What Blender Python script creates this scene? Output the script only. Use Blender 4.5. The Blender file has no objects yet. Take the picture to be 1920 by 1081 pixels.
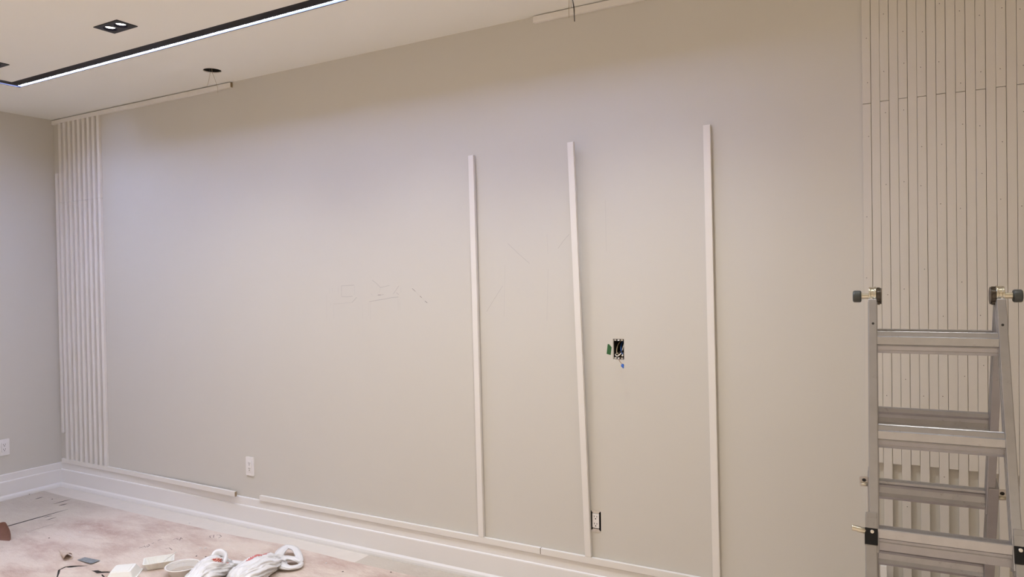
import bpy, bmesh, math, random
from mathutils import Vector, Matrix, noise

random.seed(7)
scene = bpy.context.scene
COL = scene.collection
H = 2.74                     # ceiling height
RX, RY = 8.4, -6.4           # far ends of the room (right wall, wall behind the camera)

# ------------------------------------------------------------------ camera
cam_data = bpy.data.cameras.new('camera')
cam_data.sensor_fit = 'HORIZONTAL'
cam_data.sensor_width = 36.0
cam_data.lens = 1369.12 / 1920 * 36.0
cam_data.clip_start = 0.02
cam = bpy.data.objects.new('camera', cam_data)
COL.objects.link(cam)
r_ = Vector((0.8706595, 0.4915995, -0.0167917))
u_ = Vector((0.0081258, 0.0197581, 0.9997718))
f_ = Vector((-0.4918191, 0.8705972, -0.0132079))
m = Matrix((r_, u_, -f_)).transposed().to_4x4()
m.translation = Vector((5.66668, -3.09580, 1.49878))
cam.matrix_world = m
scene.camera = cam

# ------------------------------------------------------------------ world, exposure
world = bpy.data.worlds.new('world')
scene.world = world
world.use_nodes = True
world.node_tree.nodes['Background'].inputs[0].default_value = (0.9, 0.8, 0.7, 1)
world.node_tree.nodes['Background'].inputs[1].default_value = 0.0
scene.view_settings.view_transform = 'Standard'
scene.view_settings.look = 'None'
scene.view_settings.gamma = 1.0
scene.view_settings.use_curve_mapping = False
scene.view_settings.exposure = 0.0

# light levels of the lamps built further down
WARM = (1.0, 1.015, 0.97)
SPOT_W = 53.0
LED_COL = (0.47, 0.57, 1.0)
LED_STRENGTH = 122.0


# ------------------------------------------------------------------ material helpers
def mat(name, color, rough=0.6, metal=0.0, var=0.04, scale=8.0, bump=0.0, bscale=200.0,
        emit=None, estr=0.0, spec=0.5, trans=0.0, alpha=1.0):
    m = bpy.data.materials.new(name)
    m.use_nodes = True
    nt = m.node_tree
    b = nt.nodes['Principled BSDF']
    tc = nt.nodes.new('ShaderNodeTexCoord')
    n = nt.nodes.new('ShaderNodeTexNoise')
    n.inputs['Scale'].default_value = scale
    n.inputs['Detail'].default_value = 5
    nt.links.new(tc.outputs['Object'], n.inputs['Vector'])
    mx = nt.nodes.new('ShaderNodeMix')
    mx.data_type = 'RGBA'
    c = Vector(color[:3])
    mx.inputs['A'].default_value = (*(c * (1 - var)), 1)
    mx.inputs['B'].default_value = (*(c * (1 + var)), 1)
    nt.links.new(n.outputs['Fac'], mx.inputs['Factor'])
    nt.links.new(mx.outputs['Result'], b.inputs['Base Color'])
    b.inputs['Roughness'].default_value = rough
    b.inputs['Metallic'].default_value = metal
    b.inputs['Specular IOR Level'].default_value = spec
    b.inputs['Transmission Weight'].default_value = trans
    b.inputs['Alpha'].default_value = alpha
    if bump:
        n2 = nt.nodes.new('ShaderNodeTexNoise')
        n2.inputs['Scale'].default_value = bscale
        n2.inputs['Detail'].default_value = 3
        nt.links.new(tc.outputs['Object'], n2.inputs['Vector'])
        bp = nt.nodes.new('ShaderNodeBump')
        bp.inputs['Strength'].default_value = bump
        bp.inputs['Distance'].default_value = 0.002
        nt.links.new(n2.outputs['Fac'], bp.inputs['Height'])
        nt.links.new(bp.outputs['Normal'], b.inputs['Normal'])
    if emit:
        b.inputs['Emission Color'].default_value = (*emit, 1)
        b.inputs['Emission Strength'].default_value = estr
    return m


M = {}
M['wall'] = mat('greige_wall_paint', (0.625, 0.595, 0.53), 0.75, var=0.012, scale=3, bump=0.12, bscale=260, spec=0.25)
M['ceiling'] = mat('ceiling_paint', (0.85, 0.835, 0.77), 0.9, var=0.012, scale=3, bump=0.1, bscale=220, spec=0.1)
M['trim'] = mat('white_trim_paint', (0.80, 0.775, 0.74), 0.42, var=0.012, scale=6, bump=0.03, bscale=120, spec=0.4)
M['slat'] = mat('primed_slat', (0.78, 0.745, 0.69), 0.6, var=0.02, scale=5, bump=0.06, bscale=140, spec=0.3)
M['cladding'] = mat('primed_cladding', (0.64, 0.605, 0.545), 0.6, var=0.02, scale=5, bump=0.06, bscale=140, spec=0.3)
M['slat_end'] = mat('dark_slat_end', (0.30, 0.22, 0.13), 0.8, var=0.1, scale=60)
M['shell'] = mat('room_far_wall_paint', (0.72, 0.66, 0.565), 0.8, var=0.012, scale=3)
M['black'] = mat('black_metal', (0.006, 0.006, 0.007), 0.4, var=0.1, spec=0.25)
M['black_satin'] = mat('black_anodised', (0.003, 0.003, 0.007), 0.4, var=0.1, spec=0.12)
M['dark'] = mat('dark_void', (0.012, 0.010, 0.009), 0.9, var=0.1)
M['floor'] = mat('dark_floor_boards', (0.012, 0.008, 0.006), 0.7, var=0.3, scale=14)
M['plastic'] = mat('white_outlet_plastic', (0.83, 0.80, 0.77), 0.3, var=0.01)
M['slot'] = mat('outlet_slot', (0.02, 0.018, 0.016), 0.6, var=0.1)
M['steel'] = mat('galvanised_steel', (0.62, 0.60, 0.56), 0.35, metal=0.9, var=0.12, scale=60)
M['nickel'] = mat('zinc_plated_steel', (0.60, 0.57, 0.48), 0.28, metal=1.0, var=0.15, scale=70)
M['nailhole'] = mat('nail_hole', (0.05, 0.04, 0.03), 0.8)
M['pencil'] = mat('pencil_graphite', (0.46, 0.43, 0.39), 0.8, var=0.1)
M['pencil_faint'] = mat('faint_pencil_graphite', (0.555, 0.525, 0.47), 0.8, var=0.05)
M['pencil_dark'] = mat('dark_pencil_graphite', (0.28, 0.25, 0.23), 0.8, var=0.1)
M['ink'] = mat('pen_ink', (0.16, 0.11, 0.09), 0.8, var=0.1)
M['green'] = mat('green_tape', (0.02, 0.105, 0.028), 0.55, var=0.15, scale=90)
M['blue'] = mat('blue_wire_nut_plastic', (0.03, 0.12, 0.45), 0.35, var=0.1)
M['copper'] = mat('copper_wire', (0.55, 0.30, 0.16), 0.35, metal=0.9)
M['wire_white'] = mat('white_wire_sheath', (0.72, 0.68, 0.60), 0.5)
M['wire_black'] = mat('black_wire_sheath', (0.02, 0.018, 0.016), 0.45)
M['wire_tan'] = mat('tan_wire_sheath', (0.42, 0.34, 0.22), 0.5)
M['foam'] = mat('white_pulp_clamshell', (0.84, 0.82, 0.75), 0.55, var=0.02, scale=40)
M['bowl'] = mat('white_paper_bowl', (0.82, 0.78, 0.72), 0.4, var=0.02)
M['fork'] = mat('white_plastic_utensil', (0.86, 0.84, 0.80), 0.3, var=0.01)
M['sauce'] = mat('leftover_sauce', (0.45, 0.33, 0.20), 0.35, var=0.25, scale=40)
M['pinkprint'] = mat('faded_red_bag_print', (0.55, 0.16, 0.14), 0.45, var=0.15, scale=60)
M['card'] = mat('brown_cardboard', (0.30, 0.17, 0.08), 0.8, var=0.1, scale=50)
M['paper_brown'] = mat('brown_paper_underside', (0.18, 0.085, 0.055), 0.8, var=0.2, scale=40)
M['chip'] = mat('white_paint_chip', (0.75, 0.72, 0.68), 0.7)
M['grit'] = mat('dark_grit', (0.09, 0.06, 0.045), 0.8)
M['greycard'] = mat('grey_printed_card', (0.22, 0.24, 0.25), 0.5, var=0.65, scale=70)
M['strip'] = mat('pale_floor_tape', (0.69, 0.625, 0.535), 0.7, var=0.06, scale=14, bump=0.1, bscale=60)
M['rubber'] = mat('grey_knob_plastic', (0.055, 0.062, 0.06), 0.45, var=0.1)
M['darksteel'] = mat('dark_hinge_steel', (0.10, 0.085, 0.07), 0.4, metal=0.7, var=0.2, scale=60)
M['rivet'] = mat('bright_rivet_steel', (0.75, 0.73, 0.70), 0.25, metal=0.9)


def clear_plastic():
    m = mat('clear_plastic_lid', (0.80, 0.74, 0.66), 0.12, var=0.03, alpha=0.28)
    return m


M['clear'] = clear_plastic()


def bag_plastic():
    m = mat('thin_white_bag_plastic', (0.82, 0.80, 0.78), 0.26, var=0.02, scale=30)
    b = m.node_tree.nodes['Principled BSDF']
    b.inputs['Alpha'].default_value = 0.93
    b.inputs['Subsurface Weight'].default_value = 0.0
    return m


M['bag'] = bag_plastic()


def swirl_print():
    m = mat('red_swirl_print', (0.42, 0.05, 0.035), 0.45, var=0.2, scale=60)
    nt = m.node_tree
    b = nt.nodes['Principled BSDF']
    tc = [n for n in nt.nodes if n.type == 'TEX_COORD'][0]
    w = nt.nodes.new('ShaderNodeTexWave')
    w.wave_type = 'RINGS'
    w.inputs['Scale'].default_value = 34
    w.inputs['Distortion'].default_value = 6
    nt.links.new(tc.outputs['Object'], w.inputs['Vector'])
    cr = nt.nodes.new('ShaderNodeValToRGB')
    cr.color_ramp.elements[0].position = 0.72
    cr.color_ramp.elements[1].position = 0.82
    nt.links.new(w.outputs['Fac'], cr.inputs['Fac'])
    old = b.inputs['Base Color'].links[0].from_socket
    mx = nt.nodes.new('ShaderNodeMix')
    mx.data_type = 'RGBA'
    nt.links.new(cr.outputs['Color'], mx.inputs['Factor'])
    nt.links.new(old, mx.inputs['A'])
    mx.inputs['B'].default_value = (0.80, 0.52, 0.40, 1)
    nt.links.new(mx.outputs['Result'], b.inputs['Base Color'])
    return m


M['redprint'] = swirl_print()


def aluminium(name, base=(0.40, 0.40, 0.42)):
    m = mat(name, base, 0.34, metal=0.92, var=0.12, scale=30)
    nt = m.node_tree
    b = nt.nodes['Principled BSDF']
    tc = [n for n in nt.nodes if n.type == 'TEX_COORD'][0]
    # dark scuffs of worn metal
    n = nt.nodes.new('ShaderNodeTexNoise')
    n.inputs['Scale'].default_value = 45
    n.inputs['Detail'].default_value = 6
    n.inputs['Roughness'].default_value = 0.7
    nt.links.new(tc.outputs['Object'], n.inputs['Vector'])
    cr = nt.nodes.new('ShaderNodeValToRGB')
    cr.color_ramp.elements[0].position = 0.62
    cr.color_ramp.elements[0].color = (0, 0, 0, 1)
    cr.color_ramp.elements[1].position = 0.72
    cr.color_ramp.elements[1].color = (0.4, 0.4, 0.4, 1)
    nt.links.new(n.outputs['Fac'], cr.inputs['Fac'])
    old = b.inputs['Base Color'].links[0].from_socket
    mx = nt.nodes.new('ShaderNodeMix')
    mx.data_type = 'RGBA'
    nt.links.new(cr.outputs['Color'], mx.inputs['Factor'])
    nt.links.new(old, mx.inputs['A'])
    mx.inputs['B'].default_value = (0.13, 0.11, 0.095, 1)
    nt.links.new(mx.outputs['Result'], b.inputs['Base Color'])
    return m


M['alu'] = aluminium('worn_aluminium')
M['alu_outer'] = aluminium('worn_aluminium_sleeve', (0.36, 0.355, 0.365))


def paper_mat():
    m = bpy.data.materials.new('pink_rosin_paper')
    m.use_nodes = True
    nt = m.node_tree
    b = nt.nodes['Principled BSDF']
    b.inputs['Roughness'].default_value = 0.72
    b.inputs['Specular IOR Level'].default_value = 0.25
    tc = nt.nodes.new('ShaderNodeTexCoord')
    mp = nt.nodes.new('ShaderNodeMapping')
    mp.inputs['Scale'].default_value = (0.8, 1.6, 1)
    mp.inputs['Rotation'].default_value = (0, 0, 0.5)
    nt.links.new(tc.outputs['Object'], mp.inputs['Vector'])

    def tex(scale, detail, rough, vec):
        n = nt.nodes.new('ShaderNodeTexNoise')
        n.inputs['Scale'].default_value = scale
        n.inputs['Detail'].default_value = detail
        n.inputs['Roughness'].default_value = rough
        nt.links.new(vec, n.inputs['Vector'])
        return n.outputs['Fac']

    def ramp(fac, p0, c0, p1, c1):
        cr = nt.nodes.new('ShaderNodeValToRGB')
        cr.color_ramp.elements[0].position = p0
        cr.color_ramp.elements[0].color = c0
        cr.color_ramp.elements[1].position = p1
        cr.color_ramp.elements[1].color = c1
        nt.links.new(fac, cr.inputs['Fac'])
        return cr.outputs['Color']

    def mix(fac, a, bb):
        x = nt.nodes.new('ShaderNodeMix')
        x.data_type = 'RGBA'
        nt.links.new(fac, x.inputs['Factor'])
        for s, v in (('A', a), ('B', bb)):
            if isinstance(v, tuple):
                x.inputs[s].default_value = v
            else:
                nt.links.new(v, x.inputs[s])
        return x.outputs['Result']

    big = tex(2.6, 6, 0.6, mp.outputs['Vector'])
    c = ramp(big, 0.43, (0.72, 0.605, 0.505, 1), 0.70, (0.47, 0.315, 0.25, 1))
    fine = tex(19, 7, 0.7, mp.outputs['Vector'])
    f1 = ramp(fine, 0.50, (0, 0, 0, 1), 0.75, (0.6, 0.6, 0.6, 1))
    c = mix(f1, c, (0.76, 0.68, 0.59, 1))
    # pale yellow dust trodden into the paper near the left wall
    sx = nt.nodes.new('ShaderNodeSeparateXYZ')
    nt.links.new(tc.outputs['Object'], sx.inputs[0])
    d = nt.nodes.new('ShaderNodeMapRange')
    d.inputs['From Min'].default_value = 1.15
    d.inputs['From Max'].default_value = 0.65
    nt.links.new(sx.outputs['X'], d.inputs['Value'])
    mul = nt.nodes.new('ShaderNodeMath')
    mul.operation = 'MULTIPLY'
    nt.links.new(d.outputs['Result'], mul.inputs[0])
    mul.inputs[1].default_value = 0.75
    c = mix(mul.outputs[0], c, (0.53, 0.475, 0.385, 1))
    # scuffs
    sc = tex(34, 4, 0.7, mp.outputs['Vector'])
    f2 = ramp(sc, 0.66, (0, 0, 0, 1), 0.74, (0.5, 0.5, 0.5, 1))
    c = mix(f2, c, (0.25, 0.16, 0.12, 1))
    nt.links.new(c, b.inputs['Base Color'])
    w = tex(9, 8, 0.6, mp.outputs['Vector'])
    bp = nt.nodes.new('ShaderNodeBump')
    bp.inputs['Strength'].default_value = 0.85
    bp.inputs['Distance'].default_value = 0.03
    nt.links.new(w, bp.inputs['Height'])
    nt.links.new(bp.outputs['Normal'], b.inputs['Normal'])
    return m


M['paper'] = paper_mat()


# ------------------------------------------------------------------ geometry helpers
def link(name, me, material, parent=None, loc=(0, 0, 0), rot=(0, 0, 0)):
    o = bpy.data.objects.new(name, me)
    COL.objects.link(o)
    if material is not None and not me.materials:
        me.materials.append(M[material] if isinstance(material, str) else material)
    if parent is not None:
        o.parent = parent
    o.location = loc
    o.rotation_euler = rot
    return o


def to_mesh(bm, name, smooth=False):
    bmesh.ops.recalc_face_normals(bm, faces=bm.faces)
    me = bpy.data.meshes.new(name)
    bm.to_mesh(me)
    bm.free()
    if smooth:
        for p in me.polygons:
            p.use_smooth = True
    return me


def tag(o, label=None, cat=None, group=None, kind=None):
    if label:
        o['label'] = label
    if cat:
        o['category'] = cat
    if group:
        o['group'] = group
    if kind:
        o['kind'] = kind
    return o


def empty(name, loc=(0, 0, 0), rotz=0.0, label=None, cat=None, group=None):
    o = bpy.data.objects.new(name, None)
    o.empty_display_size = 0.05
    COL.objects.link(o)
    o.location = loc
    o.rotation_euler = (0, 0, rotz)
    return tag(o, label, cat, group)


def add_box(bm, c, s, bev=0.0, mtx=None):
    r = bmesh.ops.create_cube(bm, size=1.0)
    vs = r['verts']
    for v in vs:
        v.co = Vector((v.co.x * s[0] + c[0], v.co.y * s[1] + c[1], v.co.z * s[2] + c[2]))
        if mtx is not None:
            v.co = mtx @ v.co
    if bev:
        es = list({e for v in vs for e in v.link_edges})
        bmesh.ops.bevel(bm, geom=es, offset=bev, segments=2, affect='EDGES', profile=0.6)


_cache = {}


def box_mesh(s, bev=0.0, key=''):
    k = (tuple(round(x, 5) for x in s), bev, key)
    if k not in _cache:
        bm = bmesh.new()
        add_box(bm, (0, 0, 0), s, bev)
        _cache[k] = to_mesh(bm, 'box')
    return _cache[k]


def box(name, lo, hi, material, parent=None, bev=0.0, off=(0, 0, 0)):
    s = [hi[i] - lo[i] for i in range(3)]
    c = [(hi[i] + lo[i]) / 2 - off[i] for i in range(3)]
    return link(name, box_mesh(s, bev, str(material)), material, parent, c)


def add_cyl(bm, c, r, d, axis='Z', seg=24, r2=None, bev=0.0):
    mt = {'Z': Matrix.Identity(4), 'X': Matrix.Rotation(math.pi / 2, 4, 'Y'),
          'Y': Matrix.Rotation(math.pi / 2, 4, 'X')}[axis]
    res = bmesh.ops.create_cone(bm, cap_ends=True, segments=seg, radius1=r, radius2=r if r2 is None else r2,
                                depth=d, matrix=Matrix.Translation(c) @ mt)
    if bev:
        es = [e for e in {e for v in res['verts'] for e in v.link_edges}
              if any(len(f.verts) > 4 for f in e.link_faces)]
        bmesh.ops.bevel(bm, geom=es, offset=bev, segments=3, affect='EDGES', profile=0.5)


def add_tube(bm, pts, rad, seg=8, cap=True):
    pts = [Vector(p) for p in pts]
    rings = []
    up = None
    for i, p in enumerate(pts):
        t = (pts[min(i + 1, len(pts) - 1)] - pts[max(i - 1, 0)]).normalized()
        if up is None:
            up = t.orthogonal().normalized()
        up = (up - t * up.dot(t)).normalized()
        sd = t.cross(up)
        rr = rad[i] if isinstance(rad, list) else rad
        rx, ry = rr if isinstance(rr, tuple) else (rr, rr)
        rings.append([bm.verts.new(p + up * math.cos(a) * rx + sd * math.sin(a) * ry)
                      for a in [2 * math.pi * k / seg for k in range(seg)]])
    for a, b in zip(rings, rings[1:]):
        for k in range(seg):
            bm.faces.new((a[k], a[(k + 1) % seg], b[(k + 1) % seg], b[k]))
    if cap:
        bm.faces.new(rings[0][::-1])
        bm.faces.new(rings[-1])


def tube(name, pts, rad, material, parent=None, seg=8):
    bm = bmesh.new()
    add_tube(bm, pts, rad, seg)
    return link(name, to_mesh(bm, name, True), material, parent)


def smooth_path(pts, n=6):
    pts = [Vector(p) for p in pts]
    out = []
    for i in range(len(pts) - 1):
        p0 = pts[max(i - 1, 0)]
        p1, p2 = pts[i], pts[i + 1]
        p3 = pts[min(i + 2, len(pts) - 1)]
        for k in range(n):
            t = k / n
            out.append(0.5 * ((2 * p1) + (p2 - p0) * t + (2 * p0 - 5 * p1 + 4 * p2 - p3) * t * t
                              + (3 * p1 - p0 - 3 * p2 + p3) * t ** 3))
    out.append(pts[-1])
    return out


def plate_mesh(name, outer, holes, thick, mtx=None):
    """A flat plate with real holes: outline filled by a 2D curve, thickness along local z (0..-thick)."""
    cu = bpy.data.curves.new(name, 'CURVE')
    cu.dimensions = '2D'
    cu.fill_mode = 'BOTH'
    cu.extrude = thick / 2
    for pl in [outer] + holes:
        sp = cu.splines.new('POLY')
        sp.points.add(len(pl) - 1)
        for q, co in zip(sp.points, pl):
            q.co = (co[0], co[1], 0, 1)
        sp.use_cyclic_u = True
    o = bpy.data.objects.new(name, cu)
    COL.objects.link(o)
    dg = bpy.context.evaluated_depsgraph_get()
    me = bpy.data.meshes.new_from_object(o.evaluated_get(dg))
    bpy.data.objects.remove(o)
    me.name = name
    for v in me.vertices:
        v.co.z -= thick / 2
        if mtx is not None:
            v.co = mtx @ v.co
    me.materials.clear()
    bm = bmesh.new()
    bm.from_mesh(me)
    bmesh.ops.remove_doubles(bm, verts=bm.verts, dist=1e-6)
    bmesh.ops.recalc_face_normals(bm, faces=bm.faces)
    for f in bm.faces:
        f.smooth = False
    bm.to_mesh(me)
    bm.free()
    return me


def circle(cx, cy, r, n=32):
    return [(cx + r * math.cos(2 * math.pi * k / n), cy + r * math.sin(2 * math.pi * k / n)) for k in range(n)]


def rect(x0, y0, x1, y1):
    return [(x0, y0), (x1, y0), (x1, y1), (x0, y1)]


def rrect(x0, y0, x1, y1, r, n=4):
    out = []
    for cx, cy, a0 in ((x1 - r, y1 - r, 0), (x0 + r, y1 - r, 90), (x0 + r, y0 + r, 180), (x1 - r, y0 + r, 270)):
        for k in range(n + 1):
            a = math.radians(a0 + 90 * k / n)
            out.append((cx + r * math.cos(a), cy + r * math.sin(a)))
    return out


# ------------------------------------------------------------------ layout numbers
LED_X0, LED_X1 = 0.775, 5.05          # black LED channel along the back wall
LED_Y = -0.622                        # its edge on the wall side
LED_W = 0.088                         # width of the channel
LED_Y_END = -5.4
DL_Y = -0.957                         # row of twin downlights
DL_X = [1.144, 2.299, 3.454, 4.609, 5.764]
DL_FILL = [(2.3, -3.6), (4.6, -3.6), (6.9, -3.6), (2.3, -5.3), (4.6, -5.3), (6.9, -5.3)]  # unseen downlights added behind the camera for ambient fill
HOLE1 = (2.063, -0.224)               # open pendant holes in the ceiling
HOLE2 = (4.362, -0.224)

# ------------------------------------------------------------------ room shell
wall_holes = [rect(4.437, 1.128, 4.490, 1.220), rect(4.316, 0.334, 4.366, 0.424)]
# wall plate: local (x, y=z) -> world (x, depth, z); front face at y = 0
wm = Matrix(((1, 0, 0, 0), (0, 0, -1, 0), (0, 1, 0, 0), (0, 0, 0, 1)))
wall_back = link('wall_back', plate_mesh('wall_back', rect(-0.1, 0, RX + 0.1, H + 0.12), wall_holes, 0.1, wm), 'wall')
tag(wall_back, 'greige painted feature wall with pencil marks', kind='structure')
tag(box('wall_left', (-0.1, RY, 0), (0, 0, H + 0.12), 'wall'), 'greige painted wall at the far left end', kind='structure')
tag(box('wall_right', (RX, RY, 0), (RX + 0.1, 0, H + 0.12), 'shell'), kind='structure')
tag(box('wall_front', (-0.1, RY - 0.1, 0), (RX + 0.1, RY, H + 0.12), 'shell'), kind='structure')
floor = tag(box('floor', (-0.1, RY - 0.1, -0.06), (RX + 0.1, 0.1, 0), 'floor'), 'dark floor boards under protective paper', kind='structure')

x0, x1, y0, w = LED_X0, LED_X1, LED_Y, LED_W
ch = [(x0, y0), (x0, LED_Y_END), (x0 + w, LED_Y_END), (x0 + w, y0 - w), (x1, y0 - w), (x1, y0)]
ceil_holes = [ch, circle(*HOLE1, 0.051), circle(*HOLE2, 0.051)]
for (px, py) in [(x, DL_Y) for x in DL_X] + DL_FILL:
    ceil_holes.append(rect(px - 0.082, py - 0.043, px + 0.082, py + 0.043))
cm = Matrix(((1, 0, 0, 0), (0, 1, 0, 0), (0, 0, 1, H + 0.02), (0, 0, 0, 1)))
ceiling = link('ceiling', plate_mesh('ceiling', rect(-0.1, RY - 0.1, RX + 0.1, 0.1), ceil_holes, 0.02, cm), 'ceiling')
tag(ceiling, 'off-white painted ceiling', kind='structure')
tag(box('ceiling_void', (-0.1, RY - 0.1, H + 0.12), (RX + 0.1, 0.1, H + 0.16), 'dark', ceiling))


# baseboards: stepped profile swept along the wall (depth, height)
prof = [(0, 0), (0.026, 0), (0.026, 0.012), (0.0235, 0.024), (0.019, 0.030), (0.016, 0.034), (0.016, 0.126), (0.0145, 0.131),
        (0.010, 0.134), (0.010, 0.176), (0.008, 0.181), (0, 0.181)]


def baseboard(name, a, b, mitre_a=0, mitre_b=0):
    bm = bmesh.new()
    a, b = Vector(a), Vector(b)
    t = (b - a).normalized()
    nrm = Vector((t.y, -t.x, 0))
    ra = [bm.verts.new(a + nrm * d + Vector((0, 0, z)) + t * d * mitre_a) for d, z in prof]
    rb = [bm.verts.new(b + nrm * d + Vector((0, 0, z)) - t * d * mitre_b) for d, z in prof]
    n = len(prof)
    for k in range(n):
        bm.faces.new((ra[k], ra[(k + 1) % n], rb[(k + 1) % n], rb[k]))
    bm.faces.new(ra[::-1])
    bm.faces.new(rb)
    return tag(link(name, to_mesh(bm, name), 'trim'), kind='structure')


tag(baseboard('baseboard_back', (0, 0, 0), (RX, 0, 0), 1, 1), 'tall white stepped baseboard along the feature wall')
tag(baseboard('baseboard_left', (0, RY, 0), (0, 0, 0), 0, 1), 'tall white stepped baseboard along the left wall')

# pieces of trim batten (30 x 17 mm slat stock) at the foot and head of the wall
ST = 0.017
BW = 0.030


def batten(name, x0, x1, z0, z1, y, label, swing=0.0, end_mat=True):
    """batten lying along x; swing = how far the right end stands off the wall"""
    L = x1 - x0
    bm = bmesh.new()
    add_box(bm, (L / 2, -ST / 2, (z1 - z0) / 2), (L, ST, z1 - z0), 0.0012)
    if swing:                                    # the free end springs off the wall in a gentle bend
        lo = [e for e in bm.edges if abs(e.verts[0].co.x - e.verts[1].co.x) > L * 0.5]
        bmesh.ops.subdivide_edges(bm, edges=lo, cuts=24, use_grid_fill=False)
        for v in bm.verts:
            t = v.co.x / L
            if t > 0.35:
                v.co.y -= swing * ((t - 0.35) / 0.65) ** 1.2
    me = to_mesh(bm, name)
    o = link(name, me, 'slat', None, (x0, y, z0))
    me.materials.append(M['slat_end'])  # end faces coloured darker brown than the long faces
    for p in me.polygons:
        if abs(p.normal.x) > 0.9:
            p.material_index = 1
    return tag(o, label, kind='structure')


batten('trim_1', 0.029, 1.949, 0.183, 0.213, -0.001, 'white batten on baseboard below the corner slats, right end sprung off', 0.020)
batten('trim_2', 2.144, 4.058, 0.1815, 0.2115, -0.001, 'white batten on baseboard with gap at its left end under outlet')
batten('trim_3', 4.0605, 6.30, 0.1815, 0.2115, -0.001, 'white batten on baseboard starting at the fine butt joint')
batten('trim_4', 0.004, 1.966, 2.704, 2.734, -0.001, 'white batten under the ceiling from the corner to the wire hole')
batten('trim_5', 4.066, 6.30, 2.706, 2.736, -0.001, 'white batten under the ceiling at top centre beside hanging wires')


# ------------------------------------------------------------------ slat panels
def slat(parent, name, xa, xb, z0, z1, t=ST, off=(0, 0, 0), y=-0.0005, material='slat'):
    return box(name, (xa, y - t, z0), (xb, y, z1), material, parent, 0.0013, off)


def nail_holes(s, zs, zc, t=ST):
    for (dx, z) in zs:
        k = 'nail'
        if k not in _cache:
            bm = bmesh.new()
            add_cyl(bm, (0, 0, 0), 0.0015, 0.0012, 'Y', 10)
            _cache[k] = to_mesh(bm, 'nail_hole')
        link('nail_hole', _cache[k], 'nailhole', s, (dx, -t / 2 - 0.0001, z - zc))


left_panel = empty('slat_cladding', (0.09, 0, 0.213),
                   label='narrow strip of spaced vertical white slats in the far left corner', cat='slat panel')
for k in range(9):
    xa = 0.088 + k * 0.0597
    dz = random.uniform(-0.002, 0.002)
    slat(left_panel, 'slat', xa, xa + BW, 0.2135, 2.119 + dz, off=left_panel.location)
    slat(left_panel, 'slat', xa + random.uniform(-0.001, 0.001), xa + BW, 2.1208 + dz, 2.7035, off=left_panel.location)

right_panel = empty('slat_cladding', (5.467, 0, 0.213),
                    label='wide panel of close-set white slats with nail holes behind the ladder', cat='slat panel')
P_ = 0.0303
rng = random.Random(3)
for k in range(21):
    xa = 5.467 + k * P_
    if k % 2 == 0:
        dz = rng.uniform(-0.003, 0.003)
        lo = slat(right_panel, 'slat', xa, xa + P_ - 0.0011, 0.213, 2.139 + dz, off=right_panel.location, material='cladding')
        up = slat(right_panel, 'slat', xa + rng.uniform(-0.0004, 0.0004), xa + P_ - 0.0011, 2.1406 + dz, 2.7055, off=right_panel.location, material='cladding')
        nail_holes(lo, [(rng.uniform(-.006, .006), z + rng.uniform(-.09, .09)) for z in (0.66, 1.12, 1.42, 1.76, 2.02)], 1.176)
        nail_holes(up, [(rng.uniform(-.006, .006), z + rng.uniform(-.05, .05)) for z in (2.22, 2.42, 2.60)], 2.423)
    else:
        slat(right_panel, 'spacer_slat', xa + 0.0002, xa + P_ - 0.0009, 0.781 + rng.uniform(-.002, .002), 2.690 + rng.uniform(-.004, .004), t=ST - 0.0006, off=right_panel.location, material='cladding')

# ------------------------------------------------------------------ loose slats leaning on the wall


def lean_slat(a, b, width, label, ax=(1, 0, 0), name='loose_slat'):
    """a = foot centre, b = top centre (back face of the slat), ax = direction of its width"""
    a, b = Vector(a), Vector(b)
    z = (b - a).normalized()
    x = Vector(ax)
    x = (x - z * x.dot(z)).normalized()
    y = z.cross(x)
    L = (b - a).length
    bm = bmesh.new()
    add_box(bm, (0, -ST / 2, L / 2), (width, ST, L), 0.0013)
    o = link(name, to_mesh(bm, name), 'slat')
    mt = Matrix((x, y, z)).transposed().to_4x4()
    mt.translation = a
    o.matrix_world = mt
    return tag(o, label, 'slat', 'loose slats stood against the wall')


lean_slat((3.725, -0.0015, 0.2125), (3.706, -0.0045, 2.116), BW, 'white slat stood on the baseboard batten, leftmost of the three on the wall')
lean_slat((4.306, -0.001, 0.2125), (4.265, -0.037, 2.118), BW, 'white slat leaning off the wall at its top, beside open wire box')
lean_slat((4.893, -0.001, 0.2125), (4.878, -0.006, 2.129), BW, 'tallest-looking white slat on the wall, nearest the ladder')
lean_slat((0.051, -0.0006, 0.407), (0.050, -0.0006, 2.339), 0.029, 'white slat hung lower than its neighbours in the far left corner', name='corner_slat')
lean_slat((5.536, -0.075, 0.002), (5.524, -0.030, 0.397), 0.022, 'short white slat offcut standing low behind the ladder', name='slat_offcut')


# ------------------------------------------------------------------ LED channel
led = empty('led_channel', (LED_X0, LED_Y, H), label='black recessed ceiling channel with glowing blue-white LED line', cat='LED light')
Z0 = H - 0.0015
LIP = 0.0065
SLOT = 0.0215
SD = 0.0075                                      # how deep the diffuser sits above the ceiling plane


def L_prism(name, o0, o1, z0, z1, material):
    """L-shaped strip between offsets o0..o1 from the channel's outer edge"""
    pts = [(x0 + o0, y0 - o0), (x0 + o0, LED_Y_END), (x0 + o1, LED_Y_END), (x0 + o1, y0 - o1), (x1, y0 - o1), (x1, y0 - o0)]
    me = plate_mesh(name, pts, [], z1 - z0, Matrix.Translation((-LED_X0, -LED_Y, z1 - H)))
    return link(name, me, material, led)


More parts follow.
